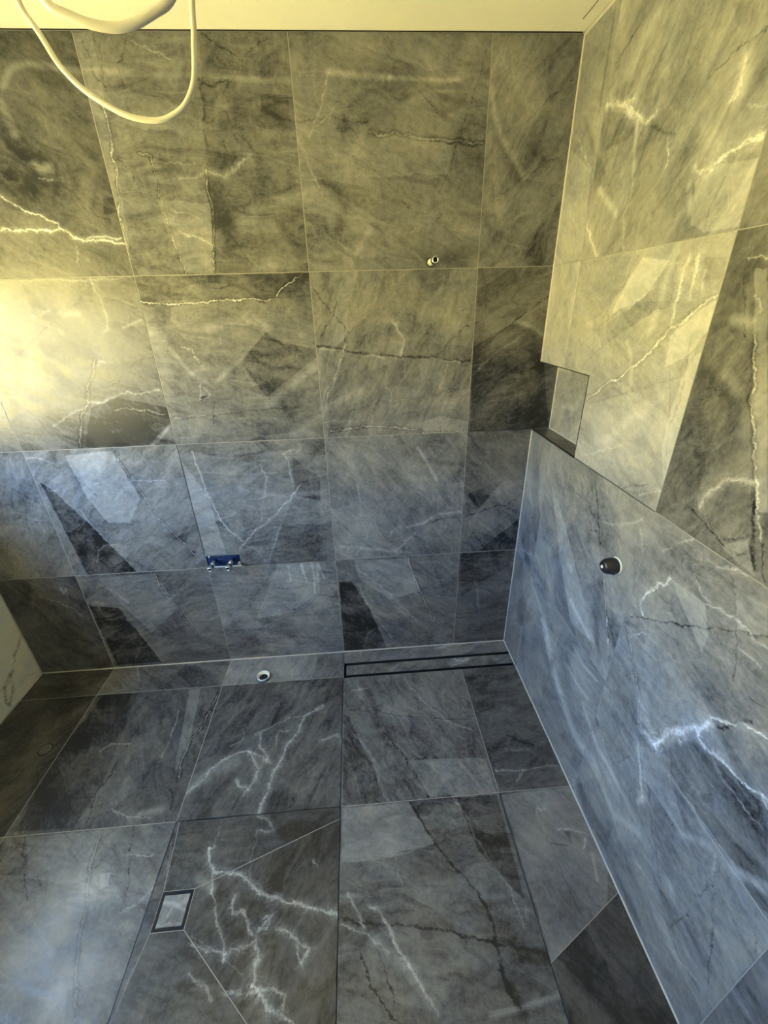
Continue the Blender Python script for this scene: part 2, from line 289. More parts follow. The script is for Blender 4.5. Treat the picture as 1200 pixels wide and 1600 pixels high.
# the printed veins, facets and polish smears with window reflections painted in: kind, width mm, strength, points in mm on the plane
# (w light vein, d dark vein, v light vein with dark rim, s/S soft light/dark cloud, m smears and painted reflections, P facet)
K = '''
w 4 0.3 -1827 2016 -1796 1994 -1768 1971 -1719 1960 -1680 1943 -1679 1928
w 5 0.35 -1864 1929 -1815 1925 -1765 1926 -1717 1919 -1680 1926 -1650 1906 -1609 1890 -1565 1895 -1524 1889 -1483 1878
w 4 0.28 -1606 1898 -1566 1904 -1521 1899 -1488 1898
w 2 0.1 -1647 1902 -1642 1865 -1653 1819
w 3 0.12 -1691 2058 -1667 2056 -1649 2060
s 20 0.1 -1692 2097 -1681 2083 -1653 2085
m 20 0.08 -1735 2239 -1727 2204 -1723 2167
m 14 0.07 -1716 2268 -1687 2302 -1659 2316 -1614 2320 -1523 2307 -1413 2303
m 12 0.05 -1413 2303 -1187 2294 -893 2285
d 3 -0.04 -1606 2023 -1573 1974 -1511 1944
P 0 -0.04 -1517 2004 -1482 2011 -1483 1965 -1526 1962
P 0 0.03 -1481 2385 -1427 2385 -1450 2048 -1482 1791 -1491 1791
v 4 0.26 -1450 2245 -1444 2203 -1447 2153 -1453 2108 -1453 2069 -1471 2007 -1475 1965 -1479 1907 -1482 1854 -1493 1799
d 4 -0.08 -1458 2369 -1452 2342 -1454 2303 -1423 2268
d 3 -0.06 -1423 2385 -1415 2353 -1426 2308 -1427 2256
d 7 -0.07 -1465 2042 -1458 2007
d 3 -0.07 -1340 2369 -1361 2336 -1374 2320
w 4 0.1 -1333 2369 -1292 2356 -1252 2339 -1225 2328
d 3 -0.07 -1441 2108 -1410 2075 -1397 2034 -1393 2003
v 3 0.18 -1374 2117 -1340 2107 -1338 2067 -1338 2020 -1334 1970 -1327 1912 -1316 1851 -1303 1791
d 3 -0.04 -1373 2308 -1374 2227 -1352 2165 -1339 2127
w 3 0.08 -1299 2094 -1235 2087 -1208 2096
w 3 0.1 -1272 2050 -1225 2056 -1182 2063
w 4 0.14 -1300 1915 -1269 1900 -1228 1888 -1200 1872
w 3 0.1 -1313 1970 -1263 1962 -1217 1940
P 0 0.035 -1348 1999 -1180 1990 -1212 1790 -1303 1791 -1341 1927
v 4 0.2 -1180 2073 -1180 2032 -1178 1968 -1193 1887 -1208 1789
d 7 -0.06 -1154 2285 -1152 2226 -1165 2164 -1165 2125
P 0 -0.03 -1132 2389 -881 2388 -882 1785 -1208 1789 -1174 2099
d 4 -0.06 -1129 2386 -1074 2359 -1023 2328 -942 2376
d 4 -0.06 -1023 2328 -1049 2291 -1090 2259
d 6 -0.07 -1148 2279 -1114 2274 -1065 2288
d 3 -0.05 -1156 2186 -1089 2201 -1064 2163 -1028 2134 -997 2091
d 3 -0.05 -1152 2244 -1109 2220 -1085 2201
d 3 -0.05 -1112 2164 -1097 2115
d 3 -0.05 -1072 2163 -1055 2118 -1067 2072
w 9 0.1 -1177 2069 -1124 2059 -1088 2072 -1036 2111
m 30 0.05 -1095 1938 -1002 1973 -894 2000
m 20 0.04 -974 2163 -884 2156
P 0 -0.03 -977 2250 -897 2256 -897 2188 -985 2201
S 50 -0.04 -1163 2032 -1140 1886
d 3 -0.05 -1181 1946 -1122 1886 -1073 1807
s 22 0.07 -1065 1798 -1000 1805
w 3 0.1 -843 2156 -814 2200 -794 2243 -768 2309
w 3 0.1 -820 2175 -755 2225
d 6 -0.07 -905 2191 -856 2188 -781 2203 -732 2190 -658 2184
v 5 0.13 -659 2161 -575 2161 -490 2150 -404 2143 -290 2133
d 4 -0.09 -464 2140 -386 2135 -316 2133
d 4 -0.05 -717 2174 -689 2155
d 3 -0.06 -283 2384 -315 2291 -326 2261 -369 2140 -400 2058 -425 2009
d 3 -0.05 -508 2264 -423 2199
d 3 -0.05 -662 2095 -577 2011 -523 1967
w 2 0.04 -871 2049 -620 2054 -383 2062
d 3 -0.04 -749 2194 -761 2027 -758 1879 -735 1816
P 0 -0.035 -508 2261 -328 2291 -357 2224 -423 2199
P 0 0.025 -746 2123 -617 2161 -386 2140 -400 2058 -594 2053
S 30 -0.05 -812 2042 -738 1984 -769 1918
d 5 -0.1 -450 1920 -432 1939 -414 1950
s 15 0.06 -720 1832 -680 1886 -661 1909
w 3 0.08 -763 1880 -730 1816
w 3 0.08 -878 2143 -858 2097 -822 2028
m 13 0.1 -772 2304 -693 2297 -589 2291
m 9 0.08 -589 2291 -451 2285 -377 2285
m 8 0.05 -475 2261 -350 2258
s 40 0.04 -334 2384 -377 2285
s 14 0.08 -272 2267 -258 2204 -231 2152 -180 2091 -143 2045
d 3 -0.07 -22 2285 -87 2242 -165 2181 -193 2125 -208 2098
d 3 -0.06 -48 2242 -37 2197
d 4 -0.05 -147 2042 -80 2076 4 2117
P 0 -0.03 -147 2042 -8 2026 -30 1990 -88 2005
S 30 -0.05 -238 2139 -156 2035
d 3 -0.05 -36 1997 -80 1884 -120 1820 -145 1788
P 0 -0.025 -34 1990 1 1974 3 1785 -136 1788 -84 1876
w 3 0.06 -232 1878 -153 1853 -104 1844
w 3 0.12 -1856 1780 -1793 1784 -1664 1778 -1494 1782
P 0 -0.03 -1858 1776 -1832 1751 -1773 1632 -1853 1673
w 6 0.12 -1623 1782 -1624 1738 -1609 1670 -1617 1627 -1643 1606
d 4 -0.07 -2049 1481 -1969 1539 -1906 1582 -1807 1650 -1685 1714 -1666 1779
w 4 0.1 -1862 1673 -1793 1688
s 18 0.08 -1761 1679 -1707 1677
d 3 -0.07 -1706 1420 -1643 1433 -1600 1480 -1541 1516 -1481 1523
d 3 -0.05 -1685 1714 -1593 1720 -1493 1689
w 4 0.12 -1694 1502 -1666 1515 -1638 1514
v 6 0.16 -1696 1521 -1718 1474 -1757 1427 -1772 1368 -1813 1318 -1834 1256 -1861 1191
w 5 0.14 -1772 1368 -1723 1366 -1656 1389 -1612 1402 -1565 1395 -1493 1402
w 3 0.14 -1681 1339 -1591 1335 -1495 1313
w 3 0.12 -1775 1358 -1868 1321 -1932 1281
P 0 -0.06 -1769 1347 -1658 1384 -1469 1335 -1482 1283 -1569 1188 -1839 1196
s 12 0.1 -1579 1189 -1492 1262
d 3 -0.06 -2075 1420 -2022 1358 -1978 1320 -1959 1261
s 7 0.08 -1566 1626 -1494 1650
v 4 0.4 -1479 1705 -1380 1698 -1324 1699 -1183 1706 -1042 1703 -1008 1710 -981 1739 -910 1783
P 0 -0.045 -1483 1787 -882 1782 -885 1707 -1023 1706 -1478 1709
m 14 0.06 -1416 1549 -1389 1501 -1351 1452 -1290 1410 -1240 1457 -1171 1503
m 25 0.06 -1267 1617 -1196 1637 -1100 1639 -1056 1611
w 4 0.14 -1376 1557 -1340 1546 -1326 1499
w 3 0.1 -1234 1589 -1234 1562
w 3 0.18 -1336 1426 -1351 1361 -1306 1380 -1330 1411
P 0 -0.12 -1342 1376 -1306 1380 -1347 1356
P 0 -0.055 -1079 1584 -888 1532 -886 1503 -1093 1362 -1173 1494
P 0 -0.06 -1067 1602 -996 1550 -1006 1545 -1070 1584
w 2 0.05 -1173 1494 -1129 1394 -1089 1320 -1040 1209
d 4 -0.07 -1312 1297 -1206 1309 -972 1320
d 4 -0.09 -1296 1354 -1319 1265
w 3 0.1 -1469 1293 -1415 1301 -1312 1297
m 28 0.06 -1007 1207 -897 1279
m 20 0.05 -1097 1330 -895 1465
s 60 0.05 -1481 1596 -1452 1484
P 0 0.02 -1461 1282 -1312 1297 -1323 1244 -1462 1189
d 5 -0.08 -884 1751 -815 1656 -775 1611 -750 1582
d 8 -0.07 -791 1691 -807 1652 -863 1572
d 4 -0.08 -770 1611 -770 1553
d 3 -0.05 -682 1696 -697 1641
d 3 -0.06 -604 1655 -658 1616 -716 1543
d 4 -0.06 -716 1543 -687 1584 -675 1533
w 8 0.12 -595 1626 -564 1589 -548 1555 -556 1499
d 5 -0.08 -299 1598 -348 1566 -384 1532 -402 1507
d 3 -0.05 -361 1640 -281 1671
d 9 -0.1 -879 1544 -807 1533 -763 1519 -690 1512 -607 1503 -551 1494 -476 1490 -391 1480 -286 1468
w 4 0.14 -871 1531 -808 1524
w 5 0.16 -690 1502 -626 1496
w 4 0.14 -448 1485 -391 1479 -324 1467
P 0 -0.03 -551 1555 -280 1521 -281 1468 -551 1494
w 3 0.16 -770 1544 -798 1476 -826 1406 -860 1342
w 3 0.1 -617 1443 -624 1389 -600 1360 -605 1332
w 3 0.08 -551 1490 -542 1423
w 4 0.1 -371 1462 -389 1417 -402 1371
w 4 0.06 -429 1473 -456 1401
v 3 0.14 -601 1327 -513 1333 -425 1344 -338 1364 -282 1371
d 3 -0.06 -757 1300 -679 1320 -610 1332
d 3 -0.05 -395 1323 -336 1331 -287 1343
d 3 -0.07 -582 1243 -552 1271 -498 1279
d 3 -0.05 -601 1312 -572 1267
w 4 0.08 -877 1256 -809 1253 -741 1250
v 5 0.22 -851 1217 -791 1224 -712 1227 -613 1222 -512 1210 -461 1192 -339 1186
d 4 -0.1 -841 1222 -817 1218
d 4 -0.1 -532 1216 -492 1201
P 0 0.04 -492 1229 -403 1260 -280 1230 -282 1184 -462 1197
m 22 0.07 -873 1304 -724 1374
d 4 -0.09 -9 1684 -120 1613 -189 1557 -251 1511
P 0 -0.045 -280 1521 -120 1609 -9 1555 71 1189 -267 1183
s 15 0.07 -129 1609 -71 1591 -10 1560
w 3 0.09 -273 1418 -183 1500 -112 1541 -94 1554
s 40 0.03 -233 1278 -96 1407
s 12 0.09 -491 1125 -449 1058 -404 974
S 18 -0.05 -470 1065 -289 1039
w 6 0.05 -601 1332 -606 1293
w 4 0.14 -2089 1163 -2030 1154 -1987 1129
d 4 -0.07 -2003 1142 -1960 1087 -1911 1043 -1856 979
P 0 -0.1 -2068 1052 -2012 1000 -1933 842 -1882 751 -1806 584 -2030 581
w 4 0.1 -1952 922 -1926 829 -1889 765
w 6 0.1 -1966 650 -1940 713 -1895 745 -1852 735
v 5 0.2 -1731 1174 -1722 1116 -1705 1044 -1671 968 -1662 917 -1634 850 -1594 780 -1550 714 -1490 601
d 3 -0.05 -1634 1180 -1606 1087 -1574 1000
P 0 0.06 -1975 1163 -1741 1174 -1727 1116 -1682 969 -1762 845 -1885 853 -1903 969
d 4 -0.05 -1764 838 -1737 810
S 20 -0.04 -1609 767 -1481 703
w 4 0.1 -1694 1043 -1566 1030
d 3 -0.06 -2356 742 -2217 834 -2088 911
d 3 -0.06 -2219 1072 -2176 1022 -2104 956
w 2 0.06 -2131 855 -2164 735
w 4 0.2 -1427 1159 -1418 1077 -1408 991 -1399 927 -1371 834 -1347 778 -1297 719
P 0 0.05 -1480 1161 -1421 1159 -1405 953 -1303 719 -1345 657 -1478 659
w 3 0.14 -1161 1087 -1143 1026 -1161 939 -1192 928
w 2 0.1 -1152 1002 -1179 902 -1203 782
w 3 0.16 -1050 1129 -1037 1057 -1039 996
w 3 0.14 -1061 1130 -1026 1145 -988 1138 -1006 1127
w 4 0.18 -1000 981 -1054 920 -1134 846 -1229 770 -1285 718 -1317 677
w 3 0.08 -1302 830 -1276 773
w 4 0.08 -1110 804 -1155 695 -1192 610
P 0 -0.03 -1042 920 -927 900 -957 578 -1195 587 -1112 790
P 0 -0.05 -1029 1116 -916 1014 -927 900 -1029 932
m 18 0.05 -1263 983 -1098 936 -923 939
w 3 0.08 -1312 705 -1244 672 -1206 596
v 4 0.2 -973 406 -1047 329 -1146 277 -1248 225 -1326 161 -1388 112 -1459 25
d 4 -0.08 -1171 578 -1222 489 -1301 399 -1376 339 -1453 278
d 3 -0.07 -1288 398 -1375 271 -1469 192
s 8 0.08 -1109 573 -1108 480
s 8 0.08 -1045 576 -1031 475
s 8 0.08 -971 563 -979 471
P 0 0.04 -1159 577 -957 570 -973 406 -1145 286 -1309 265
P 0 -0.04 -1486 102 -1326 161 -1263 25 -1487 27
P 0 -0.09 -2085 414 -1944 386 -1899 230 -1833 23 -2080 19 -2080 315
w 3 0.06 -1985 454 -1899 230 -1833 23
w 5 0.07 -1966 36 -1928 125 -1871 138
v 5 0.16 -1730 574 -1721 465 -1678 381 -1660 295 -1618 187 -1502 19
s 10 0.06 -1998 533 -1940 482 -1897 415
P 0 0.04 -2012 565 -1730 574 -1670 363 -1852 208 -1927 401
S 30 -0.04 -1573 147 -1493 66
w 5 0.1 -2251 468 -2212 441 -2163 405 -2131 353
w 8 0.14 -2176 524 -2169 493 -2152 507
w 3 0.04 -2285 570 -2337 419
w 7 0.1 -2038 427 -2016 417
w 7 0.12 -2043 1020 -2018 1015
d 3 -0.07 -293 927 -377 835 -474 719 -556 643 -597 610
s 12 0.09 -535 745 -455 763 -396 804 -277 808
d 6 -0.09 -455 752 -375 780 -295 781
d 5 -0.09 -265 785 -196 803 -138 827 -68 833 -9 884
w 4 0.08 -752 972 -747 889 -746 814
w 3 0.08 -868 917 -812 909
w 6 0.08 -616 705 -585 749 -545 735
d 3 -0.07 -879 724 -796 708 -676 697 -637 672 -535 665
d 3 -0.07 -494 685 -393 702 -291 701
w 6 0.08 -781 610 -726 701 -708 773
s 15 0.06 -849 662 -648 625 -525 605
w 8 0.1 -586 621 -535 676 -495 709
P 0 -0.03 -272 894 -101 957 -198 825 -256 795
P 0 0.025 -101 957 -12 953 2 757 -132 650 -253 750 -198 825
P 0 -0.05 -8 752 -4 584 -190 587 -131 644
d 4 -0.07 -272 904 -181 867
d 6 -0.08 -218 691 -183 641 -148 591
P 0 -0.09 -874 456 -789 463 -733 285 -606 4 -878 7
w 4 0.1 -785 449 -738 313 -692 212 -616 74
w 6 0.1 -760 57 -746 115 -705 148 -666 138
d 5 -0.08 -671 153 -606 4
v 5 0.2 -530 575 -514 493 -470 373 -435 275 -376 170 -289 21
d 4 -0.08 -426 573 -386 470 -362 417 -342 322
w 4 0.1 -794 557 -741 484 -664 414 -579 300 -490 180
s 14 0.06 -601 288 -535 213
P 0 0.05 -793 575 -530 575 -470 373 -623 331 -778 474
d 3 -0.04 -470 386 -361 391
S 20 -0.05 -330 152 -281 103
d 3 -0.03 -732 320 -579 327
P 0 -0.045 -274 581 -9 581 -21 495 -164 389 -264 316
w 3 0.1 -261 549 -111 539 -16 551
w 5 0.1 -193 411 -172 349 -157 223
d 4 -0.06 -272 35 -220 45 -165 100
w 3 0.1 -220 45 -165 100
s 8 0.08 -1048 575 -1044 520
s 8 0.1 -997 578 -991 490 -999 401
s 8 0.08 -967 575 -944 487
d 4 -0.07 -950 304 -913 217 -900 100
P 0 -0.04 -924 355 -881 431 -884 157
'''
R = '''
d 5 -0.05 -83 2321 -137 2300
m 12 -0.07 -167 2358 -169 2300 -166 2224 -168 2159
w 6 0.1 -51 2135 -106 2079 -172 2022
P 0 0.05 -17 2113 -172 2022 -188 1914 -207 1790 -6 1788 5 2005
S 14 -0.05 -79 2168 -161 2085
d 3 -0.06 -4 1980 -61 2031 -81 2054
d 5 -0.12 -347 2286 -318 2277 -272 2262 -224 2237
w 12 0.2 -203 2158 -236 2153 -306 2129 -344 2124
w 10 0.2 -320 2116 -379 2081 -430 2059 -459 2064
s 12 0.12 -381 2076 -392 2015 -406 1968
P 0 -0.04 -239 2172 -285 2181 -337 2165 -342 2129 -270 2144
P 0 -0.05 -181 2155 -355 2096 -376 2045 -209 2053
d 7 -0.07 -445 2041 -491 2024 -544 1999
w 5 0.18 -526 1999 -535 1970 -535 1943
w 4 0.12 -410 1959 -414 1914 -399 1879 -427 1794
s 15 0.1 -244 1961 -291 1927 -361 1885
w 9 0.22 -201 1879 -252 1828 -291 1791
S 50 -0.05 -212 2013 -318 1941
w 8 0.22 -641 1922 -657 1911 -692 1910 -739 1924 -766 1928 -812 1923
P 0 0.06 -644 1914 -699 1908 -767 1926 -805 1919 -814 1792 -717 1794 -672 1816
s 12 0.08 -670 1820 -633 1894
d 4 -0.08 -713 1806 -723 1862 -745 1910
d 4 -0.1 -740 2090 -699 2086 -649 2076 -615 2067
P 0 -0.04 -636 2168 -703 2138 -710 2111 -680 2107 -656 2132
w 8 0.16 -709 2062 -706 2014 -696 2007
s 25 0.07 -713 2052 -724 2011
w 4 0.1 -744 1990 -792 1970
s 40 0.06 -395 2261 -335 2214 -312 2184
s 30 0.06 -462 2231 -454 2150
s 30 0.05 -638 1985 -689 1944
d 3 -0.07 -5 1579 -91 1646 -184 1698
d 5 -0.12 -502 1772 -474 1726 -432 1675 -394 1631
P 0 0.08 -511 1771 -630 1752 -567 1674 -396 1625 -478 1716
P 0 -0.03 -177 1796 -473 1775 -460 1711 -382 1631 -210 1588
s 20 0.08 -634 1760 -633 1673 -621 1602
w 8 0.16 -691 1755 -684 1723 -684 1672 -694 1614
w 8 0.16 -717 1753 -724 1704 -732 1671
w 5 0.12 -749 1727 -756 1687
d 6 -0.07 -656 1758 -670 1672
P 0 -0.05 -736 1751 -799 1745 -804 1708 -754 1707
v 6 0.3 -387 1385 -467 1442 -531 1476 -607 1530 -641 1554 -666 1590 -713 1620 -734 1633 -764 1655 -792 1671 -815 1682
d 3 -0.08 -476 1643 -410 1620 -374 1590 -198 1491
w 3 0.12 -503 1651 -550 1674 -592 1697
d 3 -0.07 -679 1668 -567 1629 -442 1564 -321 1485
P 0 -0.04 -536 1664 -677 1672 -600 1635 -415 1545 -374 1590
P 0 0.07 -739 1638 -813 1674 -810 1615 -766 1556 -707 1526 -696 1592
P 0 -0.05 -689 1494 -759 1542 -782 1580 -809 1603 -771 1511 -680 1477
d 3 -0.06 -390 1375 -548 1432 -693 1485 -733 1501
P 0 0.02 -392 1369 -737 1492 -774 1399 -711 1268 -511 1229
P 0 0.05 -774 1553 -812 1574 -808 1259 -766 1344 -762 1447
d 4 -0.1 -760 1587 -771 1543 -779 1475 -774 1399 -787 1350 -796 1299
d 4 -0.08 -725 1519 -748 1474 -771 1398
m 28 0.07 -517 1279 -621 1377 -721 1454
w 5 0.1 -412 1202 -553 1277 -619 1304
d 5 -0.1 -662 1195 -695 1215 -757 1244
w 4 0.16 -736 1207 -781 1227 -805 1247
P 0 -0.04 -665 1186 -805 1247 -777 1192
s 12 0.08 -594 1468 -570 1531 -535 1571
v 4 0.18 -921 1606 -944 1541 -965 1482 -994 1424 -1017 1381 -1052 1309
P 0 0.06 -873 1718 -900 1716 -1071 1318 -1052 1309 -965 1482
w 9 0.16 -926 1263 -944 1306 -965 1337 -991 1352 -1026 1359
s 18 0.08 -862 1633 -902 1630
d 5 -0.06 -856 1706 -899 1608
w 5 0.14 -848 1734 -892 1737
w 3 0.1 -887 1676 -911 1652
S 40 -0.03 -830 1524 -927 1490
s 20 0.05 -883 1532 -925 1506
d 5 -0.08 -909 1246 -956 1231 -992 1218 -1035 1211 -1064 1219
d 4 -0.06 -933 1285 -975 1230
d 6 -0.08 -1007 1226 -1035 1239 -1055 1254
P 0 0.05 -1007 1210 -1057 1250 -1096 1193 -1047 1197
d 9 -0.12 -1040 1323 -1063 1258 -1087 1203
w 5 0.16 -1028 1364 -1046 1326 -1077 1266
d 4 -0.08 -1079 1267 -1112 1195
w 6 0.1 -867 1107 -903 1155 -938 1193
s 15 0.07 -32 965 -124 844
w 8 0.12 -62 624 -174 657
P 0 0.05 -201 1023 -259 1037 -436 908 -586 771 -719 654 -529 604 -405 793
d 4 -0.07 -337 902 -413 798 -490 636 -515 592
d 4 -0.06 -259 1037 -459 894 -538 813 -643 701 -717 661
s 20 0.1 -473 807 -493 801
s 15 0.1 -533 691 -676 652
d 6 -0.1 -526 1163 -567 1088 -598 1025 -640 951
v 5 0.22 -671 904 -717 818 -753 742 -791 668
d 3 -0.05 -748 818 -796 727
d 4 -0.08 -547 995 -594 1018
S 20 -0.05 -557 968 -643 994
P 0 -0.03 -592 795 -666 901 -797 626 -719 654
w 5 0.12 -776 1121 -798 1079 -812 1067
d 4 -0.06 -273 1052 -426 1073 -542 1084
w 5 0.1 -602 1050 -690 1089 -771 1146
w 6 0.26 -914 1063 -898 1031 -883 1027 -881 1008 -853 965 -851 934 -866 908
d 5 -0.11 -821 866 -900 918 -953 956 -1008 991 -1048 1023 -1098 1062 -1163 1104
P 0 0.05 -915 1060 -1022 1070 -1058 1007 -1058 920 -996 984 -943 1040
d 4 -0.08 -1042 1183 -1070 1137 -1103 1078 -1130 1014 -1141 962
w 3 0.1 -964 1113 -1003 1086 -1030 1083
w 5 0.14 -1022 1070 -1088 1088 -1120 1087 -1173 1080
w 5 0.14 -1016 1160 -1057 1185 -1088 1188
w 4 0.14 -1127 1035 -1159 1044 -1176 1038
s 40 0.07 -858 878 -921 887
w 4 0.12 -852 815 -892 868
s 40 0.06 -917 828 -1004 870
P 0 0.04 -1064 1144 -1139 1158 -1163 1104 -1106 1069
v 5 0.14 -824 832 -866 779 -932 693 -966 607
s 35 0.08 -950 697 -996 630
w 14 0.3 -1035 605 -1059 697 -1089 739 -1115 782 -1133 821
w 20 0.2 -997 603 -1042 611
w 6 0.26 -1131 841 -1159 863 -1182 890
w 6 0.3 -1198 904 -1219 916 -1239 925
w 7 0.24 -1119 772 -1149 767 -1177 777
w 3 0.2 -1086 709 -1102 690
d 8 -0.12 -1157 839 -1178 888 -1201 922
P 0 -0.06 -1016 674 -1030 726 -1071 746 -1069 711 -1037 622
m 40 0.13 -379 451 -481 351 -613 271 -737 231 -871 256
w 8 0.12 -194 562 -258 524 -333 485
w 4 0.12 -236 188 -312 91 -388 29
d 5 -0.08 -524 567 -503 409 -473 45
P 0 -0.04 9 80 -174 286 -188 5 0 -8
s 9 0.09 -570 441 -665 428 -755 443
s 9 0.09 -605 543 -691 533 -773 549
d 4 -0.06 -846 660 -888 641 -952 589
S 30 -0.04 -814 514 -928 538
d 5 -0.08 -939 451 -964 446
w 12 0.06 -791 465 -883 369
P 0 -0.06 -1071 670 -1132 766 -1179 774 -1227 793 -1296 792 -1352 662 -1302 603 -1217 594 -1103 591
w 5 0.24 -1179 774 -1229 788 -1257 794 -1288 812
w 4 0.14 -1179 760 -1215 743 -1260 740 -1308 743
w 4 0.2 -1276 806 -1295 790
w 3 0.1 -1103 591 -1198 592 -1293 599
P 0 0.05 -998 547 -1055 630 -1105 586 -1217 594 -1293 599 -1283 495 -1191 488 -1091 410
s 20 0.08 -946 655 -982 588
w 12 0.14 -987 550 -1022 488 -1058 421
s 15 0.1 -1054 383 -1066 425
s 15 0.08 -1181 477 -1213 523 -1243 561
d 5 -0.08 -1274 391 -1285 490 -1281 572
d 6 -0.08 -1265 195 -1268 265 -1279 329
w 4 0.1 -1260 560 -1285 499
m 18 0.12 -1303 587 -1359 646
P 0 -0.06 -1310 596 -1364 634 -1378 602 -1361 584
m 15 0.08 -730 390 -852 334 -943 331 -1080 316
m 20 0.07 -890 234 -1000 216 -1088 298
d 4 -0.06 -904 302 -983 486
P 0 -0.05 -799 32 -890 234 -1010 189 -1015 48 -919 10
d 3 -0.06 -1077 219 -1147 222 -1208 231 -1267 189
d 4 -0.08 -1044 505 -1129 360 -1243 207 -1306 172 -1373 187
d 4 -0.08 -1389 211 -1362 276 -1300 470
w 3 0.1 -1080 213 -1125 205 -1183 226
w 4 0.08 -1250 126 -1321 172 -1371 207
d 4 -0.08 -1363 580 -1398 475
s 25 0.06 -1401 329 -1442 336
s 40 0.05 -1215 317 -1264 311
'''
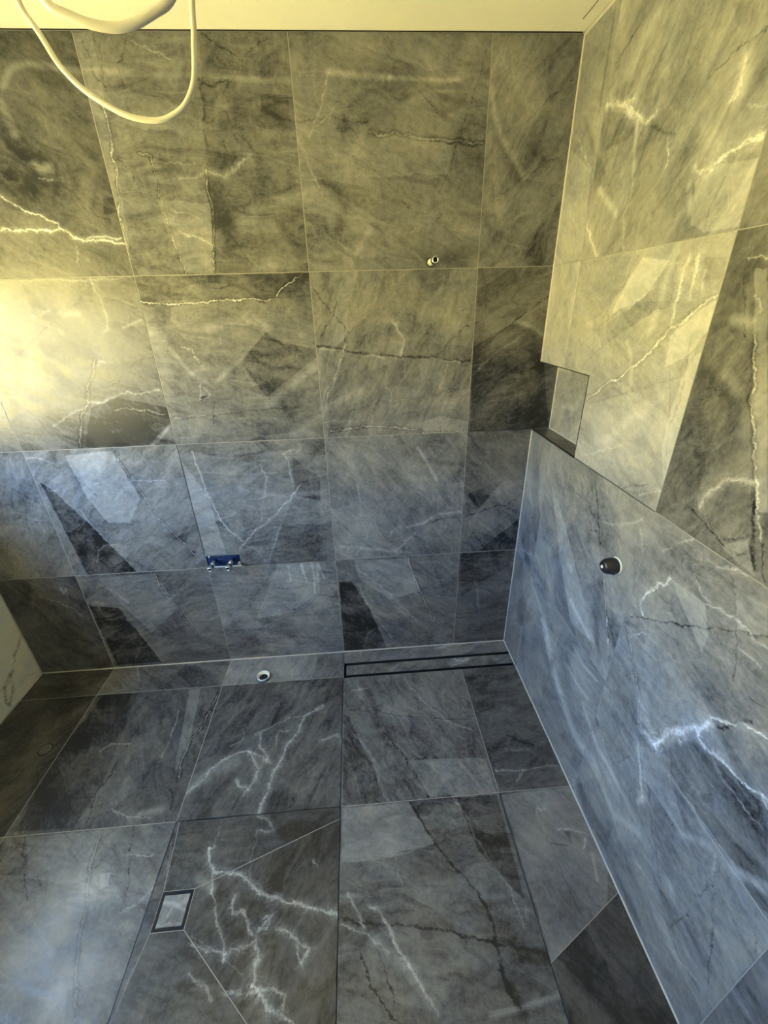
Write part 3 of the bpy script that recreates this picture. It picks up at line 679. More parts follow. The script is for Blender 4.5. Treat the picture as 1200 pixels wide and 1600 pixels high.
F = '''
P 0 -0.035 -2054 -167 -1773 -185 -1807 -444 -1823 -672 -1810 -775 -2060 -768 -2089 -485
s 8 0.08 -1915 -474 -1881 -444 -1804 -451
d 6 -0.09 -1819 -521 -1812 -583 -1835 -650 -1810 -756
d 4 -0.07 -1945 -704 -1903 -666 -1834 -671
d 5 -0.07 -1975 -691 -1887 -749
v 5 0.16 -1487 -220 -1505 -325 -1508 -400 -1542 -453 -1547 -545 -1528 -631
d 6 -0.1 -1550 -663 -1526 -698 -1521 -740
w 4 0.1 -1648 -296 -1633 -374 -1634 -472 -1632 -525
P 0 0.04 -1677 -176 -1492 -176 -1504 -371 -1536 -508 -1498 -772 -1527 -779 -1571 -543
w 5 0.1 -1744 -721 -1654 -754 -1586 -765
s 20 0.08 -1627 -741 -1554 -737
d 4 -0.06 -1776 -193 -1794 -329 -1807 -471
w 8 0.13 -976 -333 -1053 -381 -1072 -453 -1115 -518 -1130 -582 -1156 -640 -1164 -696 -1177 -749 -1182 -779
w 4 0.12 -1053 -381 -1132 -389 -1263 -457
w 8 0.13 -1239 -453 -1234 -508 -1193 -564 -1177 -590 -1218 -561 -1273 -531 -1332 -539 -1375 -560
w 6 0.1 -1320 -431 -1310 -474 -1354 -497
w 9 0.12 -1375 -560 -1412 -594 -1434 -639 -1477 -680
w 7 0.12 -1273 -531 -1220 -611 -1223 -657 -1250 -689 -1257 -710
w 8 0.12 -1304 -650 -1263 -682 -1239 -690
w 6 0.1 -1165 -514 -1163 -445 -1124 -449
w 10 0.1 -966 -505 -903 -490 -889 -525
s 40 0.06 -1480 -669 -1409 -606 -1322 -577
s 15 0.06 -1002 -355 -975 -341
s 90 0.07 -1789 -1102 -1743 -1040 -1697 -964
s 70 0.06 -1697 -964 -1498 -995
s 60 0.05 -1646 -1201 -1597 -1147
v 5 0.12 -1740 -790 -1733 -880 -1697 -964 -1669 -1039 -1641 -1119 -1611 -1181 -1577 -1238
d 4 -0.08 -1637 -780 -1601 -891 -1570 -959 -1562 -1033
w 4 0.1 -1562 -1033 -1516 -1016 -1485 -981
w 5 0.1 -1609 -873 -1523 -889
P 0 0.03 -2007 -787 -1740 -790 -1715 -931 -1760 -951 -1917 -915
d 4 -0.07 -2013 -786 -1944 -896 -1874 -979
d 3 -0.06 -1888 -909 -1842 -960
P 0 0.05 -1680 -926 -1644 -921 -1634 -961 -1658 -967
w 9 0.18 -1334 -879 -1318 -931 -1299 -949 -1208 -964 -1152 -1008 -1100 -1034 -1043 -1050 -987 -1062 -931 -1080 -885 -1088
w 6 0.12 -1334 -879 -1315 -876
w 6 0.14 -1313 -932 -1290 -997 -1253 -1079 -1211 -1153 -1206 -1172
s 22 0.08 -1343 -961 -1294 -996
w 8 0.13 -1211 -1153 -1158 -1145 -1126 -1135 -1110 -1173
w 7 0.1 -1211 -1153 -1268 -1143 -1307 -1127
w 8 0.13 -1214 -1018 -1211 -1068 -1176 -1064 -1151 -1100 -1139 -1115
w 7 0.14 -1110 -1083 -1093 -1078 -1097 -1105 -1123 -1109 -1084 -1079
w 8 0.14 -1062 -1108 -1024 -1124 -995 -1152 -960 -1158 -975 -1184 -990 -1195
w 6 0.12 -1003 -1157 -981 -1201
w 8 0.13 -1118 -1173 -1110 -1214 -1128 -1241 -1059 -1230 -1024 -1249 -1028 -1275
w 6 0.12 -1295 -1189 -1244 -1221 -1222 -1244
w 7 0.1 -1193 -1236 -1138 -1235
w 8 0.14 -1117 -1220 -1088 -1244 -1060 -1273 -994 -1298
s 50 0.05 -1108 -1186 -1075 -1271
w 7 0.1 -1185 -788 -1151 -801 -1123 -842 -1165 -838
w 2 0.08 -1311 -797 -1319 -880
w 3 0.08 -1176 -837 -1183 -926 -1177 -975
w 3 0.1 -1478 -840 -1447 -984
w 2 0.07 -1322 -1107 -1213 -1159 -1143 -1212
w 6 0.1 -964 -944 -958 -961
w 3 0.05 -1452 -1103 -1462 -1176 -1470 -1241
w 6 0.08 -584 -203 -531 -304 -470 -399 -399 -474 -314 -515
d 3 -0.08 -474 -188 -424 -283 -363 -365 -302 -470
d 3 -0.07 -385 -221 -332 -338 -272 -403
d 4 -0.08 -876 -362 -728 -383 -609 -421 -490 -442 -314 -469
S 25 -0.04 -785 -217 -727 -361 -720 -459
d 8 -0.08 -699 -500 -619 -615 -547 -778
w 3 0.1 -833 -488 -772 -567 -743 -660 -731 -723 -704 -779
P 0 -0.045 -875 -390 -839 -408 -761 -580 -744 -681 -704 -784 -874 -779
P 0 0.03 -620 -626 -547 -778 -292 -786 -292 -644
d 3 -0.08 -576 -625 -488 -627
s 8 0.1 -838 -260 -760 -252
w 6 0.1 -384 -613 -373 -614
d 8 -0.08 -172 -553 -126 -588 -77 -610
w 4 0.14 -265 -701 -160 -710 -70 -702 -15 -701
w 4 0.14 -155 -711 -196 -749
s 14 0.05 -194 -618 -106 -626
P 0 0.045 -874 -788 -629 -790 -553 -927 -677 -957 -876 -963
d 9 -0.08 -620 -791 -553 -927 -504 -1001 -449 -1062 -426 -1104 -417 -1143 -421 -1218 -415 -1291 -396 -1321
d 4 -0.08 -714 -961 -648 -939 -557 -947
P 0 -0.06 -446 -787 -283 -791 -295 -996 -297 -1121 -337 -1064 -408 -979 -432 -853
w 3 0.08 -456 -786 -422 -854 -411 -923 -383 -988 -337 -1064 -324 -1168
d 7 -0.08 -877 -1100 -792 -1122 -672 -1134 -554 -1156 -464 -1181 -369 -1205 -277 -1229
w 6 0.12 -853 -1043 -832 -1078 -800 -1130
w 8 0.13 -782 -1082 -728 -1130 -715 -1166 -688 -1208 -650 -1258 -617 -1318
d 5 -0.1 -817 -1175 -789 -1247 -748 -1294 -716 -1325
d 4 -0.08 -771 -1179 -731 -1262 -726 -1287
w 6 0.1 -873 -1112 -793 -1149 -733 -1188
s 25 0.06 -777 -1156 -677 -1235
s 10 0.09 -478 -1329 -389 -1322 -281 -1306
S 22 -0.06 -411 -1282 -391 -1327
w 4 0.08 -690 -993 -681 -1036
w 3 0.1 -305 -1120 -311 -1145
P 0 0.045 -273 -792 0 -786 -2 -1049 -50 -1134 -276 -1246
w 4 0.12 -158 -840 -146 -859 -133 -851
w 5 0.18 -115 -923 -68 -927 -28 -943
d 5 -0.1 -167 -955 -102 -977
P 0 -0.08 -96 -924 -72 -935 -87 -966
w 5 0.15 -29 -963 -50 -985
d 4 -0.06 -160 -960 -151 -1080 -141 -1195 -126 -1268
s 8 0.08 -31 -1002 -51 -1074
w 3 0.08 -162 -849 -165 -927
w 4 0.1 -791 7 -790 -40
s 14 0.1 -387 -25 -302 -9
w 8 0.14 -395 -130 -348 -120 -296 -139
w 4 0.1 -219 -57 -156 -15
w 4 0.12 -664 -154 -596 -132
P 0 0.04 -1491 -1 -1475 -169 -1039 -173 -1017 -9
w 4 0.12 -1482 -11 -1479 -101
P 0 -0.02 -1962 -2 -1491 -1 -1487 -173 -1901 -154
w 5 0.14 -1969 -2 -1921 -94
'''
L = '''
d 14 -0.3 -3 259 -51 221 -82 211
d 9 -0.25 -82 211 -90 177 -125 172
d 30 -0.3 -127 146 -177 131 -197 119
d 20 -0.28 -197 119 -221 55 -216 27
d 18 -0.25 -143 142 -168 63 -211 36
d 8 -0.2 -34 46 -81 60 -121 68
'''

CABLE = [(-1.12, -1.3, 2.387), (-1.08, -1.25, 2.2), (-1.0, -1.21, 2.02), (-0.9766, -1.2, 1.9055), (-0.9596, -1.2, 1.8964), (-0.9334, -1.2, 1.8902), (-0.915, -1.2, 1.891), (-0.8922, -1.2, 1.8987), (-0.8773, -1.2, 1.9061), (-0.8, -1.17, 2.06), (-0.86, -1.1, 2.22), (-1.04, -0.98, 2.22), (-1.12, -0.93, 2.12), (-1.1387, -0.92, 2.0316), (-1.1247, -0.92, 2.0031), (-1.1057, -0.92, 1.9668), (-1.0663, -0.92, 1.9347), (-1.0158, -0.92, 1.9164), (-0.9754, -0.92, 1.921), (-0.9457, -0.92, 1.9443), (-0.9294, -0.92, 1.9978), (-0.924, -0.92, 2.0331), (-0.88, -0.92, 2.2), (-0.88, -0.92, 2.387)]
def parse(t):
    r = []
    for ln in t.strip().splitlines():
        q = ln.split(); r.append((q[0], int(q[1]), float(q[2]), [int(x) for x in q[3:]]))
    return r
DATA = dict(K=parse(K), R=parse(R), F=parse(F), L=parse(L))

# ------------------------------------------------------------------ tiled planes
# a plane: origin, s axis, t axis, outward normal (into the room)
PL = dict(
    K=((0, 0, 0), (1, 0, 0), (0, 0, 1), (0, -1, 0)),
    R=((0, 0, 0), (0, 1, 0), (0, 0, 1), (-1, 0, 0)),
    F=((0, 0, 0), (1, 0, 0), (0, 1, 0), (0, 0, 1)),
    L=((-2.453, 0, 0), (0, 1, 0), (0, 0, 1), (1, 0, 0)))
def P3(pl, s, t, d):
    o, a, b, n = PL[pl]
    return Vector(o)+Vector(a)*s+Vector(b)*t+Vector(n)*d
def inset(poly, w):
    n = len(poly); ar = sum(poly[i][0]*poly[(i+1) % n][1]-poly[(i+1) % n][0]*poly[i][1] for i in range(n))
    if ar < 0: poly = poly[::-1]
    out = []
    for i in range(n):
        p0, p1, p2 = Vector(poly[i-1]), Vector(poly[i]), Vector(poly[(i+1) % n])
        a = (p1-p0).normalized(); b = (p2-p1).normalized()
        na, nb = Vector((-a.y, a.x)), Vector((-b.y, b.x))
        k = 1+na.dot(nb); q = p1+(na+nb)*(w/max(k, 0.2)); out.append((q.x, q.y))
    return out
TH = 0.008
def slab(pl, poly, gap=0.001, th=TH, lift=0.0, ch=0.0007):
    a = inset(poly, gap); b = inset(a, ch); bm = bmesh.new(); uv = bm.loops.layers.uv.new('plane')
    lay = [[bm.verts.new(P3(pl, s, t, d)) for s, t in q] for q, d in ((a, lift-th), (a, lift-ch), (b, lift))]
    co = {}
    for q, vs in zip((a, a, b), lay):
        for st, v in zip(q, vs): co[v] = st
    n = len(a); fs = [bm.faces.new(lay[2]), bm.faces.new(lay[0][::-1])]
    for l0, l1 in ((lay[0], lay[1]), (lay[1], lay[2])):
        for i in range(n): fs.append(bm.faces.new((l0[i], l0[(i+1) % n], l1[(i+1) % n], l1[i])))
    for f in fs:
        for lp in f.loops: lp[uv].uv = co[lp.vert]
    return bm
def rect(s0, s1, t0, t1): return [(s0, t0), (s1, t0), (s1, t1), (s0, t1)]
def inside(poly, s, t):
    r = False; n = len(poly)
    for i in range(n):
        (x0, y0), (x1, y1) = poly[i], poly[(i+1) % n]
        if (y0 > t) != (y1 > t) and s < (x1-x0)*(t-y0)/(y1-y0)+x0: r = not r
    return r
def assign(pl, polys):
    res = [[] for _ in polys]
    for f in DATA[pl]:
        pts = [(f[3][i]/1000, f[3][i+1]/1000) for i in range(0, len(f[3]), 2)]
        cs = sum(p[0] for p in pts)/len(pts); ct = sum(p[1] for p in pts)/len(pts)
        for k, poly in enumerate(polys):
            if f[0] == 'm':
                x0, x1 = min(p[0] for p in poly)-f[1]/1000, max(p[0] for p in poly)+f[1]/1000
                y0, y1 = min(p[1] for p in poly)-f[1]/1000, max(p[1] for p in poly)+f[1]/1000
                if not (max(p[0] for p in pts) < x0 or min(p[0] for p in pts) > x1 or max(p[1] for p in pts) < y0 or min(p[1] for p in pts) > y1): res[k].append(f)
            elif inside(poly, cs, ct): res[k].append(f); break
    return res
def grout(pl, polys, parent, depth=0.0006, w=0.00105):
    bm = bmesh.new(); seen = set()
    for poly in polys:
        for (a0, a1), (b0, b1) in zip(poly, poly[1:]+poly[:1]):
            key = tuple(sorted(((round(a0, 3), round(a1, 3)), (round(b0, 3), round(b1, 3)))))
            if key in seen: continue
            seen.add(key); d = Vector((b0-a0, b1-a1)).normalized(); n = Vector((-d.y, d.x))*w
            c = [(a0-n.x, a1-n.y), (b0-n.x, b1-n.y), (b0+n.x, b1+n.y), (a0+n.x, a1+n.y)]
            lo = [bm.verts.new(P3(pl, s, t, -TH)) for s, t in c]; hi = [bm.verts.new(P3(pl, s, t, -depth)) for s, t in c]
            bm.faces.new(hi); bm.faces.new(lo[::-1])
            for i in range(4): bm.faces.new((lo[i], lo[(i+1) % 4], hi[(i+1) % 4], hi[i]))
    return link('grout', bm, M['grout'], parent)
cnt = [0]
def tiles(pl, specs, parent, **kw):
    polys = [s[0] for s in specs]; fe = assign(pl, polys); res = []
    for (poly, base), f in zip(specs, fe):
        cnt[0] += 1
        k = dict(kw); 
        res.append(stone_tile(slab(pl, poly), pl, poly, f, base, cnt[0], parent, ang=random.Random(cnt[0]).uniform(-1.2, 1.2), **k))
    grout(pl, polys, parent)
    return res

XL, B, A, Z, Cc = -2.453, -0.882, -1.482, -2.086, -0.280
R3, R2, R1, H = 0.586, 1.187, 1.787, 2.389
YR = -3.3
b0 = 0.125
ND = 0.075      # niche depth
MX = (-1.482, -1.322, 0.651)     # opening round the mixer body

# structure bodies
wall_back = structure(link('wall_back', boxes((XL-0.2, 0.3, TH+0.001, 0.2, -0.1, H+0.05)), M['plaster']), 'back wall of large grey marble-look tiles')
NY, NZ0, NZ1 = -0.375, 1.187, 1.458
x1 = 0.3
wall_right = structure(link('wall_right', boxes((TH+0.001, x1, YR, NY-0.004, -0.1, H+0.05), (TH+0.001, x1, NY-0.004, TH, -0.1, NZ0-TH-0.001),
    (TH+0.001, x1, NY-0.004, TH, NZ1+0.004, H+0.05), (ND+TH+0.001, x1, NY-0.004, TH, NZ0-TH-0.001, NZ1+0.004)), M['plaster']), 'right wall of grey marble-look tiles with a recessed shelf')
wall_left = structure(link('wall_left', boxes((XL-0.2, XL-TH-0.001, YR, 0.0, -0.1, WIN['z0']), (XL-0.2, XL-TH-0.001, YR, 0.0, WIN['z1'], H+0.05),
    (XL-0.2, XL-TH-0.001, YR, WIN['y0'], WIN['z0'], WIN['z1']), (XL-0.2, XL-TH-0.001, WIN['y1'], 0.0, WIN['z0'], WIN['z1'])), M['plaster']), 'left wall with pale marble tiles')
floor = structure(link('floor', boxes((XL-0.2, 0.3, YR, 0.2, -0.2, -0.03)), M['plaster']), 'floor of large grey marble-look tiles')
wall_rear = structure(link('wall_rear', boxes((XL-0.2, 0.3, YR-0.15, YR, -0.2, H+0.2)), M['plaster']), 'plain painted rear wall')
ceiling = structure(link('ceiling', boxes((XL-0.2, 0.3, YR-0.15, 0.2, H+0.0012, H+0.2)), M['ceiling']), 'cream painted ceiling')
screed = link('screed', boxes((XL, TH, YR, -0.1815, -0.03, -TH-0.001), (XL, TH, -0.0815, TH, -0.03, -TH-0.001), (XL, B+0.0025, -0.1815, -0.0815, -0.03, -TH-0.001)), M['grout'], floor)

# back wall tiles (s = x, t = z)
cols = [XL, Z, A, B, Cc, 0.0]; rows = [0.0, R3, R2, R1, H]
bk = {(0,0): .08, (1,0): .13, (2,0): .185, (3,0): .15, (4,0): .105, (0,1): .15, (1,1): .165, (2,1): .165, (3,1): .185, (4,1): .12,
      (0,2): .08, (1,2): .088, (2,2): .125, (3,2): .16, (4,2): .10, (0,3): .055, (1,3): .062, (2,3): .12, (3,3): .14, (4,3): .16}  # upper-left tiles lowered: shade and glare control painted into their base tone
sp_ = []
for i in range(5):
    for j in range(4):
        poly = rect(cols[i], cols[i+1], rows[j], rows[j+1])
        if (i, j) == (2, 1): poly = [(MX[1], R3), (B, R3), (B, R2), (A, R2), (A, MX[2]), (MX[1], MX[2])]
        if (i, j) == (4, 2): poly = [(Cc, R2), (ND, R2), (ND, NZ1), (0, NZ1), (0, R1), (Cc, R1)]
        sp_.append((poly, bk[i, j]))
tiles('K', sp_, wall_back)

# right wall tiles (s = y, t = z)
ys_ = [0.0, -0.196, -0.805, -1.405, -2.005, -2.605, YR]
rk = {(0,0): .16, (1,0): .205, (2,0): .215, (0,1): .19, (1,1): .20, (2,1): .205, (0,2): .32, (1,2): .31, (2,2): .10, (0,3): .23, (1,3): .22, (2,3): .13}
sp_ = []
for i in range(6):
    for j in range(4):
        poly = rect(ys_[i+1], ys_[i], rows[j], rows[j+1])
        if j == 2 and i == 0: poly = rect(ys_[1], 0, NZ1, R1)
        if j == 2 and i == 1: poly = [(ys_[2], R2), (NY, R2), (NY, NZ1), (ys_[1], NZ1), (ys_[1], R1), (ys_[2], R1)]
        sp_.append((poly, rk.get((i, j), .14)))
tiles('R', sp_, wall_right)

# niche lining: back tile, two ledge tiles, soffit, end tile, black metal edges
PL['N'] = ((ND, 0, 0), (0, 1, 0), (0, 0, 1), (-1, 0, 0)); PL['D'] = ((0, 0, NZ0), (1, 0, 0), (0, 1, 0), (0, 0, 1))
PL['S'] = ((0, 0, NZ1), (1, 0, 0), (0, 1, 0), (0, 0, -1)); PL['E'] = ((0, NY, 0), (1, 0, 0), (0, 0, 1), (0, 1, 0))
DATA['N'] = [('d', 4, -.08, [-75,1418,-120,1405,-170,1412,-230,1400]), ('w', 6, .14, [-5,1432,-60,1428,-110,1440]), ('d', 3, -.05, [-10,1345,-90,1340,-180,1345]),
    ('s', 14, .14, [-310,1450,-300,1330,-270,1200]), ('w', 7, .2, [-340,1400,-320,1280,-300,1190]), ('w', 8, .22, [-345,1260,-330,1195]), ('w', 3, .14, [-240,1290,-220,1230]),
    ('s', 20, .05, [-80,1300,-160,1310]), ('d', 3, -.06, [-100,1290,-200,1300]), ('P', 0, .05, [-285,1460,-375,1460,-375,1190,-300,1190])]
DATA['D'] = [('w', 3, .12, [0,-180,40,-215]), ('s', 10, .05, [40,-300,50,-360])]; DATA['S'] = []; DATA['E'] = []
tiles('N', [(rect(NY, 0, NZ0, NZ1), .26)], wall_right)
tiles('D', [(rect(0.004, ND, -0.188, 0), .10), (rect(0.004, ND, NY, -0.188), .09)], wall_right)
tiles('S', [(rect(0.004, ND, NY, 0), .12)], wall_right)
tiles('E', [(rect(0.004, ND, NZ0, NZ1), .12)], wall_right)
e = 0.0028
link('edge_trim', bevel(boxes((-0.0012, 0.004, NY, -0.0015, NZ0-0.004, NZ0+0.0022)), 0.0006, 1), M['black'], wall_right)['label'] = 'black metal edge along the front of the ledge'
link('edge_trim', boxes((-0.0010, 0.004, NY+0.0, -0.0015, NZ1-0.0012, NZ1+0.0014)), M['black'], wall_right)
link('edge_trim', boxes((-0.0010, 0.004, NY-0.0013, NY+0.0011, NZ0, NZ1)), M['black'], wall_right)

# floor tiles (s = x, t = y): strip row by the back wall, then 0.61 m rows; fall cuts run to the square drain
Y1, Y2, Y3, Y4 = -0.1705, -0.783, -1.393, -2.003
DR = (-1.398, -1.041, 0.050)
CH = (B+0.004, -0.002, -0.180, -0.083)      # channel drain
fs = []
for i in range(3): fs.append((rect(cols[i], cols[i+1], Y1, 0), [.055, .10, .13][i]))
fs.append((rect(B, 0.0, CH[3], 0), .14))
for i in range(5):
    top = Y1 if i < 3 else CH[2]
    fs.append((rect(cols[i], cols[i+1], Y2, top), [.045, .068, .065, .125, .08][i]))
# second row; the A-B tile is cut by thin diagonals from the drain corners
fs.append((rect(XL, Z, Y3, Y2), .11)); fs.append((rect(Z, A, Y3, Y2), .105))
xa, xb, ya, yb = DR[0]-DR[2], DR[0]+DR[2], DR[1]-DR[2], DR[1]+DR[2]
fs.append(([(B, -0.823), (B, Y2), (A+0.012, Y2), (xa, yb), (xb, yb)], .040))
fs.append(([(B, -0.823), (xb, yb), (xb, ya), (B-0.12, Y3), (B, Y3)], .040))
fs.append(([(xb, ya), (xa, ya), (A, Y3+0.10), (A, Y3), (B-0.12, Y3)], .042))
fs.append(([(xa, ya), (xa, yb), (A+0.012, Y2), (A, Y2), (A, Y3+0.10)], .05))
fs.append((rect(B, Cc, Y3, Y2), .105))
fs.append(([(Cc, -1.246), (0, -1.108), (0, Y2), (Cc, Y2)], .10)); fs.append(([(Cc, Y3), (0, Y3), (0, -1.108), (Cc, -1.246)], .038))
for j, (t0, t1) in enumerate(((Y4, Y3), (-2.613, Y4), (YR, -2.613))):
    for i in range(5): fs.append((rect(cols[i], cols[i+1], t0, t1), .12))
# shared facets/veins of the three cut pieces are kept whole: each piece gets every feature of its neighbourhood
_assign = assign
def assign(pl, polys):
    res = _assign(pl, polys)
    if pl == 'F':
        cut = [k for k, p in enumerate(polys) if all(A-1e-4 <= q[0] <= B+1e-4 and Y3-1e-4 <= q[1] <= Y2+1e-4 for q in p)]
        allf = [f for k in cut for f in res[k]]
        for k in cut:
            xs = [q[0] for q in polys[k]]; yy = [q[1] for q in polys[k]]
            res[k] = [f for f in allf if not (max(f[3][::2])/1000 < min(xs)-.01 or min(f[3][::2])/1000 > max(xs)+.01 or max(f[3][1::2])/1000 < min(yy)-.01 or min(f[3][1::2])/1000 > max(yy)+.01)]
    return res
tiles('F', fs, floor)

# left wall: pale marble tiles under the window and round it
sp_ = []
for s0, s1 in ((-0.6, 0), (-1.2, -0.6), (-1.8, -1.2), (-2.4, -1.8)):
    for t0, t1 in ((0, R3), (R3, WIN['z0'])): sp_.append((rect(s0, s1, t0, t1), .76))
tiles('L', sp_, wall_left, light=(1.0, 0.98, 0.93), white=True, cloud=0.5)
link('plaster_field', boxes((XL-TH-0.001, XL, WIN['y1'], -0.001, WIN['z0'], H), (XL-TH-0.001, XL, WIN['y0'], WIN['y1'], WIN['z1'], H), (XL-TH-0.001, XL, YR, WIN['y0'], WIN['z0'], H), (XL-TH-0.001, XL, YR, -2.4, 0, WIN['z0'])), M['plaster'], wall_left)

def ground_bm():
    "flat yard that climbs to an added bank hiding the low sky beyond the window"
    prof = [(20, -.45), (-6.5, -.45), (-8, 0.1), (-10, 1.3), (-12.5, 2.7), (-16, 3.2), (-45, 3.3), (-45, -1), (20, -1)]
    bm = bmesh.new(); e_ = [[bm.verts.new((x, y, z)) for x, z in prof] for y in (-32, 30)]; n = len(prof)
    for i in range(n): bm.faces.new((e_[0][i], e_[0][(i+1) % n], e_[1][(i+1) % n], e_[1][i]))
    bm.faces.new(e_[0][::-1]); bm.faces.new(e_[1]); return bm
# window frame and the ground outside, with a bank added for warm bounce light
y0, y1, z0, z1 = WIN['y0'], WIN['y1'], WIN['z0'], WIN['z1']; fx0, fx1 = XL-0.14, XL-0.09; t = 0.035
win = structure(link('window_1', bevel(boxes((fx0, fx1, y0, y1, z0, z0+t), (fx0, fx1, y0, y1, z1-t, z1), (fx0, fx1, y0, y0+t, z0+t, z1-t), (fx0, fx1, y1-t, y1, z0+t, z1-t)), 0.003, 1), M['frame']), 'open window in the left wall')
structure(link('ground', ground_bm(), M['ground']), 'dry sunlit yard and added unseen bank outside the window')

# silicone beads in the corners
def fillet(name, p, q, n1, n2, w=0.0045):
    p, q, n1, n2 = map(Vector, (p, q, n1, n2)); bm = bmesh.new(); e_ = []
    for c in (p, q): e_.append([bm.verts.new(c+n1*0.0003+n2*0.0003), bm.verts.new(c+n1*w), bm.verts.new(c+(n1+n2)*w*0.36), bm.verts.new(c+n2*w)])
    for i in range(4): bm.faces.new((e_[0][i], e_[1][i], e_[1][(i+1) % 4], e_[0][(i+1) % 4]))
    bm.faces.new(e_[0]); bm.faces.new(e_[1][::-1])
    return structure(link(name, bm, M['silicone']))
X, Y, Zv = (1,0,0), (0,1,0), (0,0,1); nX, nY, nZ = (-1,0,0), (0,-1,0), (0,0,-1)
fillet('trim_1', (0, 0, 0), (0, 0, NZ0-0.005), nX, nY, 0.0032); fillet('trim_2', (0, 0, NZ1+0.002), (0, 0, H), nX, nY, 0.0032)
fillet('trim_3', (XL, 0, 0), (0, 0, 0), nY, Zv, 0.004); fillet('trim_4', (0, -0.004, 0), (0, YR, 0), nX, Zv, 0.0036)
fillet('trim_5', (XL, -0.004, 0), (XL, YR, 0), X, Zv, 0.006); fillet('trim_6', (XL, 0, 0), (XL, 0, H), X, nY, 0.004)
fillet('trim_7', (ND, 0, NZ0), (ND, 0, NZ1), nX, nY, 0.003); fillet('trim_8', (ND, -0.004, NZ0), (ND, NY, NZ0), nX, Zv, 0.003)
fillet('trim_9', (0.0, -0.004, H), (0.0, YR, H), nX, nZ, 0.007)
# dark strip painting the shade of the gap over the back wall tiles and a lifted paper joint on the ceiling
structure(link('gap_shade_strip', boxes((XL+0.002, -0.008, -0.004, -0.0002, H-0.0004, H+0.001)), M['dark']))
structure(link('trim_11', boxes((-0.0425, -0.0385, -1.2, -0.066, H+0.0002, H+0.0010)), M['grout']))

# ------------------------------------------------------------------ channel drain
t_ = empty('channel_drain', ((CH[0]+CH[1])/2, (CH[2]+CH[3])/2, 0.0)); tag(t_, 'long black channel drain with a tiled insert along the foot of the back wall', 'drain')
def loc(o, p): o.location = o.location - p.location; return o
x0, x1_, y0_, y1_ = CH
fr = loc(link('channel', boxes((x0, x1_, y0_+0.001, y1_-0.001, -0.026, -0.020), (x0, x1_, y1_-0.0030, y1_-0.0002, -0.020, 0.0002), (x0, x1_, y0_+0.0002, y0_+0.003, -0.020, 0.0002), (x0, x0+0.0025, y0_+0.0035, y1_-0.0035, -0.020, -0.0003)), M['black'], t_), t_)
PL['G'] = ((0, 0, 0), (1, 0, 0), (0, 1, 0), (0, 0, 1))
DATA['G'] = [('w', 9, .16, [-300,-110,-260,-125,-230,-112]), ('w', 8, .14, [-330,-150,-280,-140]), ('s', 30, .06, [-320,-130,-240,-130]), ('s', 14, .07, [-640,-150,-600,-120]), ('w', 3, .1, [-820,-110,-815,-160]), ('s', 20, .04, [-100,-110,-60,-150])]
gp = rect(x0+0.011, x1_-0.001, y0_+0.0185, y1_-0.0165)
ins = loc(stone_tile(slab('G', gp, gap=0, th=0.0035), 'G', gp, DATA['G'], .125, 90, t_), t_); ins.name = 'tile_insert'; loc(link('tray', boxes((gp[0][0]+.001, gp[1][0]-.001, gp[0][1]+.001, gp[2][1]-.001, -.019, -.0038)), M['black'], t_), t_); ins['label'] = 'long narrow grey tile insert'

# ------------------------------------------------------------------ square drain
sq = empty('square_floor_drain', (DR[0], DR[1], 0)); tag(sq, 'square black-framed floor drain with a grey tile insert', 'drain')
h = DR[2]-0.001; w = 0.0085
loc(link('drain_frame', bevel(boxes((xa+.001, xb-.001, ya+.001, ya+.001+w, -.02, .0006), (xa+.001, xb-.001, yb-.001-w, yb-.001, -.02, .0006), (xa+.001, xa+.001+w, ya+.001+w, yb-.001-w, -.02, .0006), (xb-.001-w, xb-.001, ya+.001+w, yb-.001-w, -.02, .0006), (xa+.007, xb-.007, ya+.007, yb-.007, -.02, -.016)), 0.0003, 1), M['black'], sq), sq)
DATA['Q'] = [('s', 9, .1, [-1440,-1020,-1400,-1025,-1360,-1045]), ('w', 3, .1, [-1400,-1030,-1405,-1060]), ('w', 3, .1, [-1420,-1080,-1370,-1070]), ('P', 0, .02, [-1445,-1000,-1350,-1000,-1350,-1030,-1445,-1020])]
qr = rect(xa+.0105, xb-.0105, ya+.0105, yb-.0105)
q = loc(stone_tile(slab('G', qr, gap=0, th=0.0035), 'G', qr, DATA['Q'], .20, 91, sq), sq); q.name = 'tile_insert'

# ------------------------------------------------------------------ waste pipe stub
wp = empty('waste_pipe', (-1.285, -0.137, 0)); tag(wp, 'short open white plastic waste pipe rising from the floor at the back wall', 'pipe')
link('pipe_collar', lathe([(.0286, .0002), (.0286, .0150), (.0292, .0158), (.0310, .0158), (.0316, .0150), (.0316, .0002), (.0286, .0002)]), M['white'], wp, True)
link('pipe_socket', lathe([(.0284, .0004), (.0284, .0050), (.0215, .0030), (.0205, .0004), (.0284, .0004)]), M['white'], wp, True)
link('pipe_bore', lathe([(0, .0003), (.0203, .0003), (.0203, .0014), (0, .0014)]), M['dark'], wp)
link('core_hole_rim', lathe([(.0318, .0002), (.0350, .0002), (.0350, .0009), (.0318, .0009), (.0318, .0002)]), M['dark'], wp)

# ------------------------------------------------------------------ round plug in the floor
cp_ = empty('round_floor_plug', (-2.155, -0.446, 0)); tag(cp_, 'round tile plug with a dark rim in the shaded left floor', 'plug')
link('rim', lathe([(.0240, .0002), (.0282, .0002), (.0282, .0010), (.0240, .0010), (.0240, .0002)]), M['dark'], cp_)
pg = link('plug', lathe([(0, .0002), (.0238, .0002), (.0238, .0022), (.0228, .0030), (0, .0030)]), simple('dark_stone', (.085, .085, .08), .4, nscale=60, namp=.4), cp_)

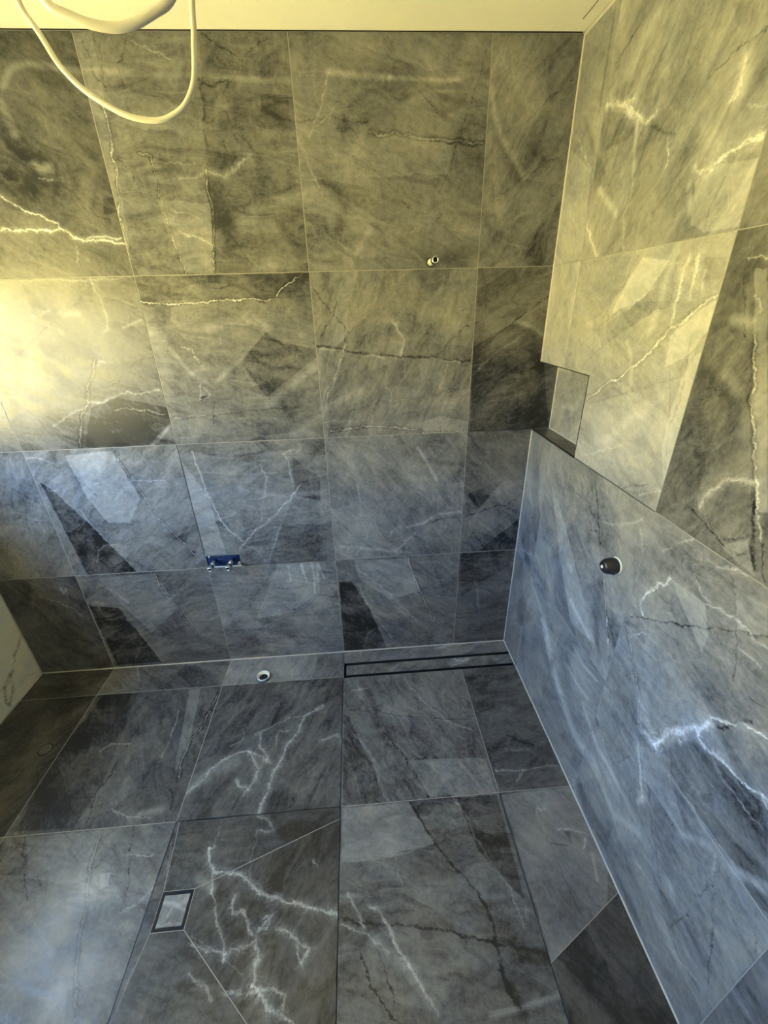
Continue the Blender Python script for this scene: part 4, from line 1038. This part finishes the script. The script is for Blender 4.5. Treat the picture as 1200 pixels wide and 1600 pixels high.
# ------------------------------------------------------------------ shower outlet
s_ = empty('shower_outlet_pipe', (-0.4525, 0, 1.807), (math.radians(90), 0, 0)); tag(s_, 'white and chrome pipe stub high on the back wall for a shower arm', 'pipe')
link('wall_hole', lathe([(0, .0002), (.0150, .0002), (.0150, .0010), (0, .0010)]), M['dark'], s_)
link('sleeve', lathe([(.006, .0012), (.0112, .0012), (.0112, .070), (.0105, .074), (.006, .074), (.006, .0012)]), simple('cream_plastic', (.85, .82, .66), .35), s_, True)
link('seal_ring', lathe([(.0070, .0742), (.0125, .0742), (.0132, .077), (.0132, .080), (.0125, .083), (.0070, .083), (.0070, .0742)]), M['rubber'], s_, True)
link('nipple', lathe([(.0062, .0832), (.0116, .0832), (.0120, .0850), (.0120, .098), (.0110, .102), (.0075, .102), (.0066, .095), (.0062, .0832)]), M['chrome'], s_, True)
link('bore', lathe([(0, .0835), (.0060, .0835), (.0060, .0985), (0, .0985)]), M['dark'], s_)

# ------------------------------------------------------------------ mixer body with two pipes
mxz0 = R3
mb = empty('basin_mixer_body', ((MX[0]+MX[1])/2, 0, (mxz0+MX[2])/2)); tag(mb, 'blue recessed mixer body with two chrome pipe stubs low on the back wall', 'mixer')
def at(name, bm, mat, parent, wloc, rot=(math.radians(90), 0, 0), smooth=True):
    o = link(name, bm, mat, parent, smooth); o.location = Vector(wloc)-parent.location; o.rotation_euler = rot; return o
xm0, xm1 = MX[0]+.002, MX[1]-.002
loc(link('body', bevel(boxes((xm0, xm1, .0045, .0085, mxz0+.002, MX[2]-.002), (xm0+.012, xm1-.014, .0005, .0045, mxz0+.008, MX[2]-.008), (xm0+.045, xm1-.045, -.004, .0005, mxz0+.016, MX[2]-.020)), .001, 1), M['blue'], mb), mb)
loc(link('rim', boxes((xm0, xm1, -.0010, .0044, mxz0+.0005, mxz0+.0022)), M['white'], mb), mb)
loc(link('rim', boxes((xm0, xm1, -.0006, .0044, MX[2]-.0022, MX[2]-.0008)), M['rubber'], mb), mb)
for px in (-1.440, -1.360):
    pp = at('pipe', lathe([(.0045, 0), (.0100, 0), (.0100, .052), (.0075, .053), (.0075, .058), (.0045, .058), (.0045, 0)]), M['chrome'], mb, (px, 0.0, .628))
    o = link('seal_ring', lathe([(.0060, .0582), (.0128, .0582), (.0132, .0600), (.0132, .0645), (.0128, .066), (.0060, .066), (.0060, .0582)]), M['rubber'], pp, True)
    o = link('nipple', lathe([(.0056, .0662), (.0116, .0662), (.0122, .068), (.0122, .083), (.0108, .086), (.0062, .086), (.0056, .0800), (.0056, .0662)]), M['chrome'], pp, True)
    o = link('bore', lathe([(0, .066), (.0054, .066), (.0054, .0805), (0, .0805)]), M['dark'], pp)
at('fixing_clip', lathe([(0, 0), (.0085, 0), (.0085, .012), (.0055, .014), (.0055, .022), (.003, .024), (0, .024)], 12), M['white'], mb, (-1.330, 0.0, .606))
at('fixing_clip', lathe([(0, 0), (.004, 0), (.004, .006), (0, .008)], 10), M['white'], mb, (-1.462, 0.0, .648))

# ------------------------------------------------------------------ shower mixer valve
v_ = empty('mixer_valve', (0, -0.722, 0.970), (0, math.radians(-90), 0)); tag(v_, 'black capped shower mixer valve on the right wall', 'valve')
link('flange', lathe([(.010, .0002), (.0262, .0002), (.0262, .0040), (.0245, .0055), (.010, .0055), (.010, .0002)]), M['white'], v_, True)
link('cap', lathe([(0, .0058), (.0235, .0058), (.0248, .012), (.0248, .022), (.0236, .032), (.0205, .040), (.0158, .0455), (.0140, .0460), (.0132, .0445), (0, .0445)]), M['rubber'], v_, True)
link('tab', boxes((-.029, -.022, -.006, .004, .0058, .012)), M['rubber'], v_)
link('screw', lathe([(0, .0447), (.0052, .0447), (.0058, .0468), (.0040, .0478), (.0038, .0462), (0, .0462)], 20), M['screw'], v_, True)

# ------------------------------------------------------------------ loose cable hanging from the ceiling
cu = bpy.data.curves.new('hanging_cable', 'CURVE'); cu.dimensions = '3D'; cu.bevel_depth = 0.0036; cu.bevel_resolution = 4; cu.resolution_u = 16
s2 = cu.splines.new('BEZIER'); s2.bezier_points.add(len(CABLE)-1)
for bp_, p in zip(s2.bezier_points, CABLE): bp_.co = p; bp_.handle_left_type = bp_.handle_right_type = 'AUTO'
cu.use_fill_caps = True
tmp = bpy.data.objects.new('cable_path', cu); me = bpy.data.meshes.new_from_object(tmp); bpy.data.objects.remove(tmp)
for p in me.polygons: p.use_smooth = True
me.materials.clear(); me.materials.append(M['cable'])
co = bpy.data.objects.new('hanging_cable', me); C.objects.link(co); tag(co, 'loose white electrical cable hanging in loops from the ceiling', 'cable')
